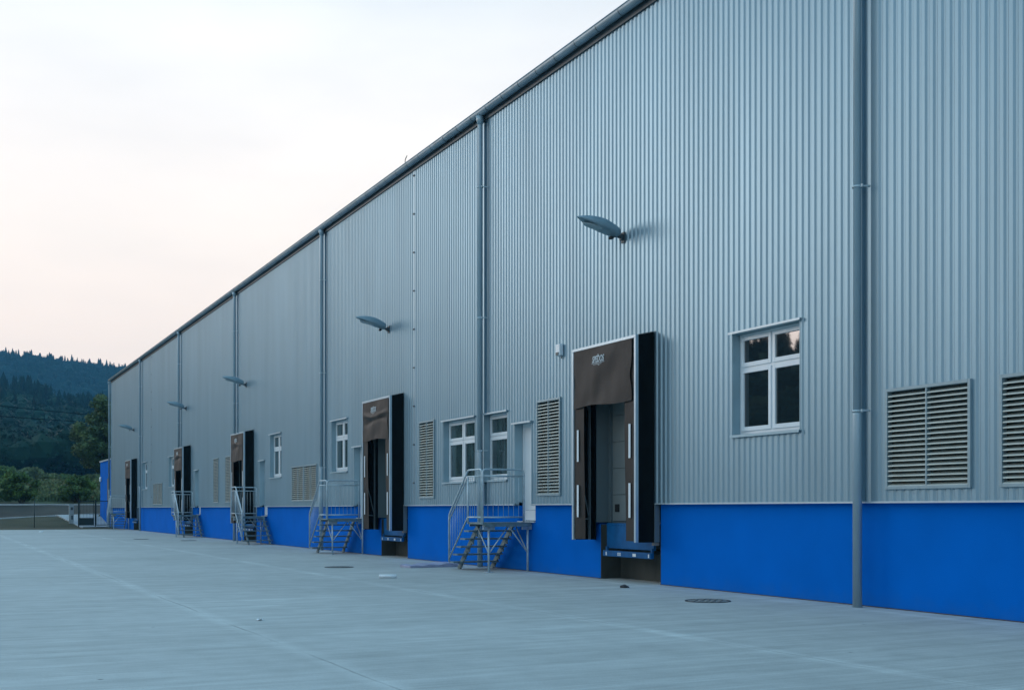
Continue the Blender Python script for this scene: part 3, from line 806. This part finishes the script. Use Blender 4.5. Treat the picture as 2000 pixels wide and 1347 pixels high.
# alarm box
t = thing('alarm_box', (0, 20.71, 4.62), 'small pale box on the wall between the tall louvre vent and nearest dock shelter', 'alarm box')
b = MB(); b.bbox(-.09, 0, -.085, .085, -.12, .12, .012); b.build('case', M['white'], t)
b = MB(); b.bbox(-.102, -.091, -.055, .06, -.11, -.05, .004); b.tube([(-.03, -.07, -.13), (-.03, -.07, -.18)], .012, 8); b.build('front_lens', M['steeld'], t)

# ------------------------------------------------------------------ annex
an = thing('annex_building', (.1, 90.5, 0), 'low bright blue building behind the far corner, round white lamp on its wall', 'building')
b = MB(); b.box(0, 14, -3.1, 3.45, -.2, 4.93); b.build('wall', M['plinth'], an)
b = MB(); b.box(-.06, 14.05, -3.1, 3.52, 4.93, 5.03); b.build('roof_edge', M['drip'], an)
b = MB(); b.box(-.02, -.001, -1.75, -.6, 1.9, 3.6); b.build('window', M['steeld'], an)
b = MB(); b.tube([(-.16, 2.65, 3.62), (-.10, 2.65, 3.62), (-.02, 2.65, 3.62)], [.16, .22, .16], 14); b.build('round_lamp', M['mark'], an)

# ------------------------------------------------------------------ ground things
def manhole(loc, label):
    t = thing('manhole_cover', loc, label, 'manhole cover', 'iron manhole covers in the yard')
    b = MB(); n = 36
    for k in range(n):
        a0, a1 = 2*math.pi*k/n, 2*math.pi*(k+1)/n
        c0, s0, c1, s1 = math.cos(a0), math.sin(a0), math.cos(a1), math.sin(a1)
        for r0, z0, r1, z1 in ((.34, .001, .335, .010), (.335, .010, .31, .010), (.31, .010, .308, .003)):
            b.quad((r0*c0, r0*s0, z0), (r0*c1, r0*s1, z0), (r1*c1, r1*s1, z1), (r1*c0, r1*s0, z1))
    b.build('rim', M['iron'], t)
    l = MB(); l.v = [(.30*math.cos(2*math.pi*k/n), .30*math.sin(2*math.pi*k/n), .006) for k in range(n)]; l.f = [tuple(range(n))]; l.sm = [False]
    for i in range(-4, 5):
        for j in range(-4, 5):
            if math.hypot(i, j)*.065 < .27 and (i+j) % 2 == 0: l.box(i*.065-.022, i*.065+.022, j*.065-.022, j*.065+.022, .006, .013)
    l.build('lid', M['lid'], t)
    return t
mh = manhole((-1.34, 13.88, 0), 'x')
place_copies(mh, [(-1.34, 13.88, 0), (-3.09, 25.78, 0), (-1.75, 50.2, 0), (-3.17, 53.6, 0)],
    ['dark iron manhole cover in the concrete below the square window, nearest of all',
     'dark iron manhole cover in the yard left of the lilac board',
     'thin dark manhole cover in front of the fourth staircase',
     'farthest thin dark manhole cover, beyond the one in front of the fourth staircase'])

b = MB()
for k in range(8):
    y0 = -.62+k*.155; zc = [.06, .075, .05, .085, .08, .07, .115, .10, .10]
    i = len(b.v)
    for yy, zz in ((y0, zc[k]), (y0+.15, zc[k+1])):
        b.v += [(yy, -.28, 0.004), (yy, .28, .004), (yy, .28, zz), (yy, -.28, zz*.8)]
    for q in ((0,1,2,3),(7,6,5,4),(0,4,5,1),(1,5,6,2),(2,6,7,3),(3,7,4,0)): b.f.append(tuple(i+j for j in q)); b.sm.append(False)
o = b.build('flat_board', M['lilac'], None, (-1.15, 25.0, 0)); o.rotation_euler.z = R(4)
tag(o, 'lilac flattened board lying on the concrete left of the nearest staircase', 'board')
b = MB(); b.tube([(-.17, 0, .036), (-.165, 0, .036), (.165, 0, .036), (.17, 0, .036)], [.028, .036, .036, .028], 14); o = b.build('white_tube', M['paper'], None, (-3.55, 21.35, 0)); o.rotation_euler.z = R(-26)
tag(o, 'short white tube lying on the open concrete before the second dock', 'tube')
def rock(r, sx, sy_, sz, seed):
    bm = bmesh.new(); bmesh.ops.create_icosphere(bm, subdivisions=3, radius=r)
    for v in bm.verts:
        k = 1+.5*mnoise.noise(v.co*9/r*.1+Vector((seed, 0, 0)))+.25*mnoise.noise(v.co*.4/r*5+Vector((0, seed, 0)))
        v.co = Vector((v.co.x*sx, v.co.y*sy_, max(v.co.z*sz, -.2*r))) * k
    m_ = MB(); m_.bm(bm); return m_
o = rock(.055, 1.3, .9, .8, 3).build('stone', M['stone'], None, (-.9, 16.87, .012)); tag(o, 'small dark stone on the concrete in front of the nearest dock', 'stone')
def scrap(loc, s, label):
    b = MB(); P = [[(i*s/3-s/2+random.uniform(-.2, .2)*s/3, j*s/3-s/2, .006+random.uniform(0, .3)*s) for j in range(4)] for i in range(4)]
    for i in range(3):
        for j in range(3): b.quad(P[i][j], P[i+1][j], P[i+1][j+1], P[i][j+1])
    o = b.build('paper_scrap', M['paper'], None, loc)
    sm = o.modifiers.new('thick', 'SOLIDIFY'); sm.thickness = .004
    return tag(o, label, 'paper scrap')
scrap((-8.0, 13.92, 0), .075, 'tiny white paper scrap alone in the middle of the concrete yard')
scrap((-5.9, 71.6, 0), .26, 'crumpled white scrap far off near the grass edge of the yard')

# ------------------------------------------------------------------ fence and gates
FY = 88.6
fe = thing('mesh_fence', (-5.0, FY, 0), 'thin dark green wire mesh fence with slim posts before the grass bank', 'fence')
fp = [-2.3, -5.02, -8.1, -11.2, -14.3, -17.4, -20.5, -23.6]
for x in fp[1:]:
    b = MB(); b.tube([(x+5, 0, 0), (x+5, 0, 1.95)], .026, 8); b.build('post', M['fence'], fe)
b = MB()
for z in (.08, .5, 1.0, 1.5, 1.88): b.tube([(-24+5, 0, z), (-2.1+5, 0, z)], .004, 4)
x = -24.0
while x < -2.1: b.tube([(x+5, 0, .08), (x+5, 0, 1.88)], .0022, 4); x += .10
b.build('wire_mesh', M['fence'], fe)
def gate(x0, x1, label, panel):
    t = thing('gate', (x0, FY, .04), label, 'gate', 'dark steel gates in the fence'); w = x1-x0
    b = MB(); b.bbox(0, .07, -.035, .035, 0, 1.98, .004); b.build('post', M['fence'], t)
    b = MB()
    for x in (.10, w-.05): b.box(x-.025, x+.025, -.02, .02, .12, 1.90)
    for z in (.12, 1.86): b.box(.10, w-.05, -.02, .02, z, z+.05)
    if panel: b.box(.10, w-.05, -.02, .02, .62, .66)
    b.build('frame', M['fence'], t)
    b = MB(); k = .18
    while k < w-.08: b.tube([(k, 0, .64 if panel else .15), (k, 0, 1.88)], .010, 6); k += .10
    b.build('bars', M['fence'], t)
    if panel: b = MB(); b.box(.12, w-.07, -.008, .008, .17, .63); b.build('sheet_panel', M['fence'], t)
    return t
gate(-2.10, -.97, 'dark steel gate leaf with bars above a solid lower panel', True)
gate(-.95, .06, 'dark steel gate leaf of bars only, touching the blue building', False)
t = thing('meter_cabinet', (-2.35, 90.6, tz(-2.4, 90.6)), 'pale narrow utility cabinet standing left of the gate', 'utility cabinet')
b = MB(); b.bbox(-.16, .16, -.14, .14, 0, 1.42, .01); b.box(-.18, .18, -.16, .16, 1.42, 1.46); b.build('case', M['pillar'], t)
b = MB(); b.box(-.05, .11, -.155, -.142, 1.0, 1.2); b.box(-.02, .11, -.155, -.142, .3, .6); b.build('hatch', M['steeld'], t)

# power lines
def wire(name, pa, pb, sag, label):
    P = []
    for k in range(33):
        u = k/32; p = Vector(pa).lerp(Vector(pb), u); p.z -= sag*4*u*(1-u); P.append(p)
    b = MB(); b.tube(P, .045, 5); o = b.build(name, M['cable']); return tag(o, label, 'power line')
def at(px_, py_, Z):
    """world point at a given depth for a picture position: used once to lay out the far background"""
    Xc = (px_-1000)*Z/2250; a = R(YAW)
    return (CAMX+math.cos(a)*Xc+math.sin(a)*Z, -math.sin(a)*Xc+math.cos(a)*Z, EYE-(py_-993)*Z/2250)
wire('power_line', at(-400, 745, 125), at(560, 838, 175), .6, 'upper of the two dark power lines crossing before the wooded hill')
wire('power_line', at(-400, 778, 125), at(560, 840, 175), .6, 'lower of the two dark power lines crossing before the wooded hill')

# ------------------------------------------------------------------ trees and shrubs
def leaf_cloud(clumps, n, size, squash=.8):
    """n leaf quads spread through clumps [(centre, radius)], denser near each clump's shell"""
    w = np.array([r**2.2 for _, r in clumps]); w /= w.sum()
    pick = rng.choice(len(clumps), n, p=w)
    C_ = np.array([c for c, _ in clumps])[pick]; Rr = np.array([r for _, r in clumps])[pick]
    d = rng.normal(size=(n, 3)); d /= np.linalg.norm(d, axis=1, keepdims=True)
    rad = Rr*(.45+.6*rng.random(n)**.6); P = C_ + d*rad[:, None]*np.array([1, 1, squash])
    P[:, 2] -= .10*Rr*rng.random(n)
    nrm = d + rng.normal(size=(n, 3))*.7; nrm /= np.linalg.norm(nrm, axis=1, keepdims=True)
    up = rng.normal(size=(n, 3)); u = np.cross(nrm, up); u /= np.linalg.norm(u, axis=1, keepdims=True); v = np.cross(nrm, u)
    s = size*(.6+.8*rng.random(n))[:, None]
    V = np.stack([P-u*s, P+v*s*.55, P+u*s, P-v*s*.55], 1).reshape(-1, 3)
    tint = np.repeat(np.clip(.5+.2*rng.normal(size=len(clumps))[pick]+.15*rng.normal(size=n), 0, 1), 4)
    return V, np.arange(4*n).reshape(-1, 4), tint
def tree(name, loc, H, W, zlow, ncl, nl, size, leaf, label, cat, group=None, trunk_r=.2, shape=1.0, multi=False):
    t = thing(name, loc, label, cat, group)
    clumps = []; tries = 0
    while len(clumps) < ncl and tries < 5000:
        tries += 1
        p = np.array([random.uniform(-1, 1), random.uniform(-1, 1), random.uniform(-1, 1)])
        if np.linalg.norm(p) > 1 or np.linalg.norm(p) < .35: continue
        zc = zlow+(H-zlow)*(p[2]+1)/2; k = (1-.28*max(0, p[2])*shape)
        clumps.append(((p[0]*W*k, p[1]*W*k, zc), random.uniform(.16, .34)*W*(.8 if p[2] > .6 else 1)))
    V, F_, tn = leaf_cloud(clumps, nl, size)
    mesh_np('crown', V, F_, leaf, t, tn)
    b = MB()
    if multi:
        for k in range(6):
            c = random.choice(clumps)[0]; b.tube([(random.uniform(-.2, .2), random.uniform(-.2, .2), -.1), (c[0]*.5, c[1]*.5, c[2]*.55), c], [trunk_r*.5, trunk_r*.3, .015], 7)
    else:
        b.tube([(0, 0, -.2), (.08, .05, zlow*.6), (-.1, 0, zlow+.3*(H-zlow)), (.1, .1, H*.86)], [trunk_r*1.25, trunk_r, trunk_r*.6, .03], 10)
        for k in range(min(14, ncl)):
            c = Vector(clumps[k*len(clumps)//14][0]); z0 = min(c.z*.75, zlow+.45*(H-zlow)); st_ = Vector((0, 0, z0))
            b.tube([st_, st_.lerp(c, .5)+Vector((0, 0, .2)), c], [trunk_r*.4, trunk_r*.22, .015], 6)
    b.build('trunk', M['bark'], t)
    return t
def spot(px_, Z):
    x, y, _ = at(px_, 993, Z); return (x, y, tz(x, y)-.05)
tree('broadleaf_tree', spot(205, 112), 9.3, 2.9, 2.0, 80, 26000, .13, M['leaf_tree'], 'tall dark broadleaf tree rising behind the low blue building', 'tree', trunk_r=.28)
SH = [  # picture column, depth, height, half width, clumps, leaves, size, material, label
    (42, 96.5, 2.9, 1.65, 34, 9000, .11, 'leaf_bush', 'large dark rounded bush at the left edge above the kerb'),
    (-38, 95, 2.6, 1.7, 26, 5000, .12, 'leaf_bush', 'dark bush at the far left edge, left of the large rounded one'),
    (150, 99.5, 2.5, 1.5, 30, 8000, .10, 'leaf_bush', 'spreading bush above the pale cabinet, drooping over the kerb'),
    (98, 128, .7, 1.3, 18, 3000, .12, 'leaf_pale', 'pale green bush in the gap between the two dark bushes'),
    (184, 130, .8, .9, 18, 3500, .12, 'leaf_pale', 'pale bush directly left of the blue building'),
    (60, 150, 1.6, 2.0, 26, 5000, .16, 'leaf_pale', 'soft pale green tree top behind the large rounded bush'),
    (8, 160, 2.0, 2.2, 26, 4500, .17, 'leaf_bush', 'mid green tree top behind the bush at the left edge'),
    (128, 165, .9, 1.8, 24, 4500, .17, 'leaf_bush', 'mid green tree top behind the pale gap bush'),
    (182, 170, .9, 1.8, 24, 4000, .17, 'leaf_pale', 'pale tree top between the spreading bush and tall broadleaf tree'),
    (-90, 150, 2.6, 3.4, 22, 3500, .17, 'leaf_bush', 'mid green tree beyond the left border of the view'),
]
for px_, Z, H, W, nc, nl, sz, mk, lab in SH:
    tree('bush', spot(px_, Z), H, W, .25, nc, nl, sz, M[mk], lab, 'bush', 'bushes beyond the fence', trunk_r=.08, shape=.6, multi=True)

# rough herbs on the meadow behind the kerb: nobody could count them
n = 16000
xx = rng.uniform(-32, 12, n); yy = 106.5 + 26*rng.random(n)**1.3; zz = terrain(xx, yy)
hgt = .15+.4*rng.random(n)
u = rng.normal(size=(n, 3))*np.array([1, 1, .2]); u /= np.linalg.norm(u, axis=1, keepdims=True)
B_ = np.stack([xx, yy, zz], 1); wd = .05
V = np.stack([B_-u*wd, B_+u*wd, B_+u*wd*.4+np.stack([rng.normal(size=n)*.1, rng.normal(size=n)*.1, hgt], 1), B_-u*wd*.4+np.stack([rng.normal(size=n)*.1, rng.normal(size=n)*.1, hgt*.9], 1)], 1).reshape(-1, 3)
o = mesh_np('grass', V, np.arange(4*n).reshape(-1, 4), M['leaf_pale'], None, np.repeat(rng.random(n), 4)); tag(o, 'rough pale grass and herbs on the meadow behind the bushes', 'grass', kind='stuff')

# ------------------------------------------------------------------ forest on the hills
def conifer_variant(k):
    r0 = np.random.default_rng(100+k); V = []; F_ = []
    lev_ = 7; ns = 9
    for i in range(lev_):
        z0 = .10+.80*(i/lev_); z1 = z0+.24*(1-.3*i/lev_); r = .19*(1-i/lev_)**.85+.02
        b0 = len(V)
        for j in range(ns*2):
            a = math.pi*j/ns + i*.7; rr = r*(1.0 if j % 2 == 0 else .55)*(.75+.5*r0.random())
            V.append((rr*math.cos(a), rr*math.sin(a), z0-(.04*r0.random() if j % 2 == 0 else -.03)))
        V.append((0, 0, min(z1, 1.0)))
        for j in range(ns*2): F_.append((b0+j, b0+(j+1) % (ns*2), b0+ns*2))
    return np.array(V), np.array(F_)
def broad_variant(k, sprays=110):
    """a crown of leaf sprays over several lobes, closed inside by the lobes' own cores"""
    r0 = np.random.default_rng(200+k); V = []; F_ = []
    lobes = [(np.array([0, 0, .55]), .30)] + [(np.array([.24*math.cos(a), .24*math.sin(a), .38+.34*r0.random()]), .17+.08*r0.random()) for a in r0.random(6)*6.28]
    for c, r in lobes:
        bm = bmesh.new(); bmesh.ops.create_icosphere(bm, subdivisions=1, radius=r*.84); b0 = len(V)
        V += [tuple(np.array(v.co)*np.array([1, 1, 1.15])+c) for v in bm.verts]; F_ += [[b0+x.index for x in f.verts] for f in bm.faces]; bm.free()
        for _ in range(sprays):
            d = r0.normal(size=3); d /= np.linalg.norm(d); p = c + d*r*(.85+.28*r0.random())*np.array([1, 1, 1.15])
            u = np.cross(d+r0.normal(size=3)*.6, r0.normal(size=3)); u /= np.linalg.norm(u); v = np.cross(u, d+r0.normal(size=3)*.5); v /= np.linalg.norm(v)
            q = .030*(.6+.8*r0.random()); b0 = len(V); V += [tuple(p-u*q-v*q*.5), tuple(p+u*q-v*q*.5), tuple(p+v*q)]; F_.append([b0, b0+1, b0+2])
    return np.array(V), np.array(F_)
CON = [conifer_variant(k) for k in range(5)]; BRD = [broad_variant(k) for k in range(6)]; BRDL = [broad_variant(k, 30) for k in range(4)]
def forest(name, pos, kinds, heights, m, label):
    Vs, Fs, Ts = [], [], []; off = 0
    for (x, y, z), kd, h in zip(pos, kinds, heights):
        Vv, Ff = CON[rng.integers(5)] if kd else (BRD[rng.integers(6)] if math.degrees(math.atan2(x-CAMX, y))-YAW > -27.5 else BRDL[rng.integers(4)])
        a = rng.random()*6.28; c, s_ = math.cos(a), math.sin(a); wdt = h*(.8+.5*rng.random())*(1 if kd else 1.15)
        P = np.stack([(Vv[:,0]*c-Vv[:,1]*s_)*wdt+x, (Vv[:,0]*s_+Vv[:,1]*c)*wdt+y, Vv[:,2]*h+z-.3], 1)
        Vs.append(P); Fs.append(Ff+off); off += len(Vv); Ts.append(np.full(len(Vv), rng.random()))
    o = mesh_np(name, np.concatenate(Vs), np.concatenate(Fs), m, None, np.concatenate(Ts))
    return tag(o, label, 'forest', kind='stuff')
def scatter(r0, r1, az0, az1, spacing):
    out = []; r = r0
    while r < r1:
        da = math.degrees(spacing/r); n_ = max(1, int((az1-az0)/da))
        for i in range(n_):
            rr = r+rng.uniform(-.5, .5)*spacing; az = R(az0+(i+rng.random())*da+YAW)
            x = CAMX+rr*math.sin(az); y = rr*math.cos(az)
            if x > -2 and y < 105: continue
            out.append((x, y, tz(x, y)))
        r += spacing*.9
    return out
pos = scatter(215, 545, -27, -13, 5.6) + scatter(240, 540, -95, -27, 12) + scatter(260, 540, -140, -95, 17)
pb, pcn = [], []
for p in pos:
    r = math.hypot(p[0]-CAMX, p[1]); q = np.clip((r-300)/130, .04, .96)
    (pcn if rng.random() < q else pb).append(p)
forest('forest_broadleaf', pb, [0]*len(pb), 8+4*rng.random(len(pb)), M['forest'], 'broadleaf wood on the lower slope of the near hill')
forest('forest_conifer', pcn, [1]*len(pcn), 9+4.5*rng.random(len(pcn)), M['conifer'], 'dark conifer wood on the upper slope of the near hill')
pos = scatter(760, 1025, -27, -13, 4.8) + scatter(820, 1020, -60, -27, 17)
kd = (rng.random(len(pos)) < .68).astype(int)
forest('forest_far_ridge', pos, kd, np.where(kd == 1, 7+7.5*rng.random(len(pos))**2.2, 6.5+4*rng.random(len(pos))), M['conifer'], 'hazy conifer wood along the far ridge against the sky')

# ------------------------------------------------------------------ air
b = MB(); b.box(-1420, 760, -660, 1420, -2, 190)
hm = bpy.data.materials.new('haze_air'); hm.use_nodes = True
ht = hm.node_tree; ht.nodes.clear(); ho_ = ht.nodes.new('ShaderNodeOutputMaterial'); pv = ht.nodes.new('ShaderNodeVolumePrincipled')
pv.inputs['Color'].default_value = (.20, .63, 1.0, 1); pv.inputs['Density'].default_value = .00032; pv.inputs['Anisotropy'].default_value = 0.0
ht.links.new(pv.outputs[0], ho_.inputs['Volume'])
hz = b.build('haze', hm); tag(hz, kind='stuff')
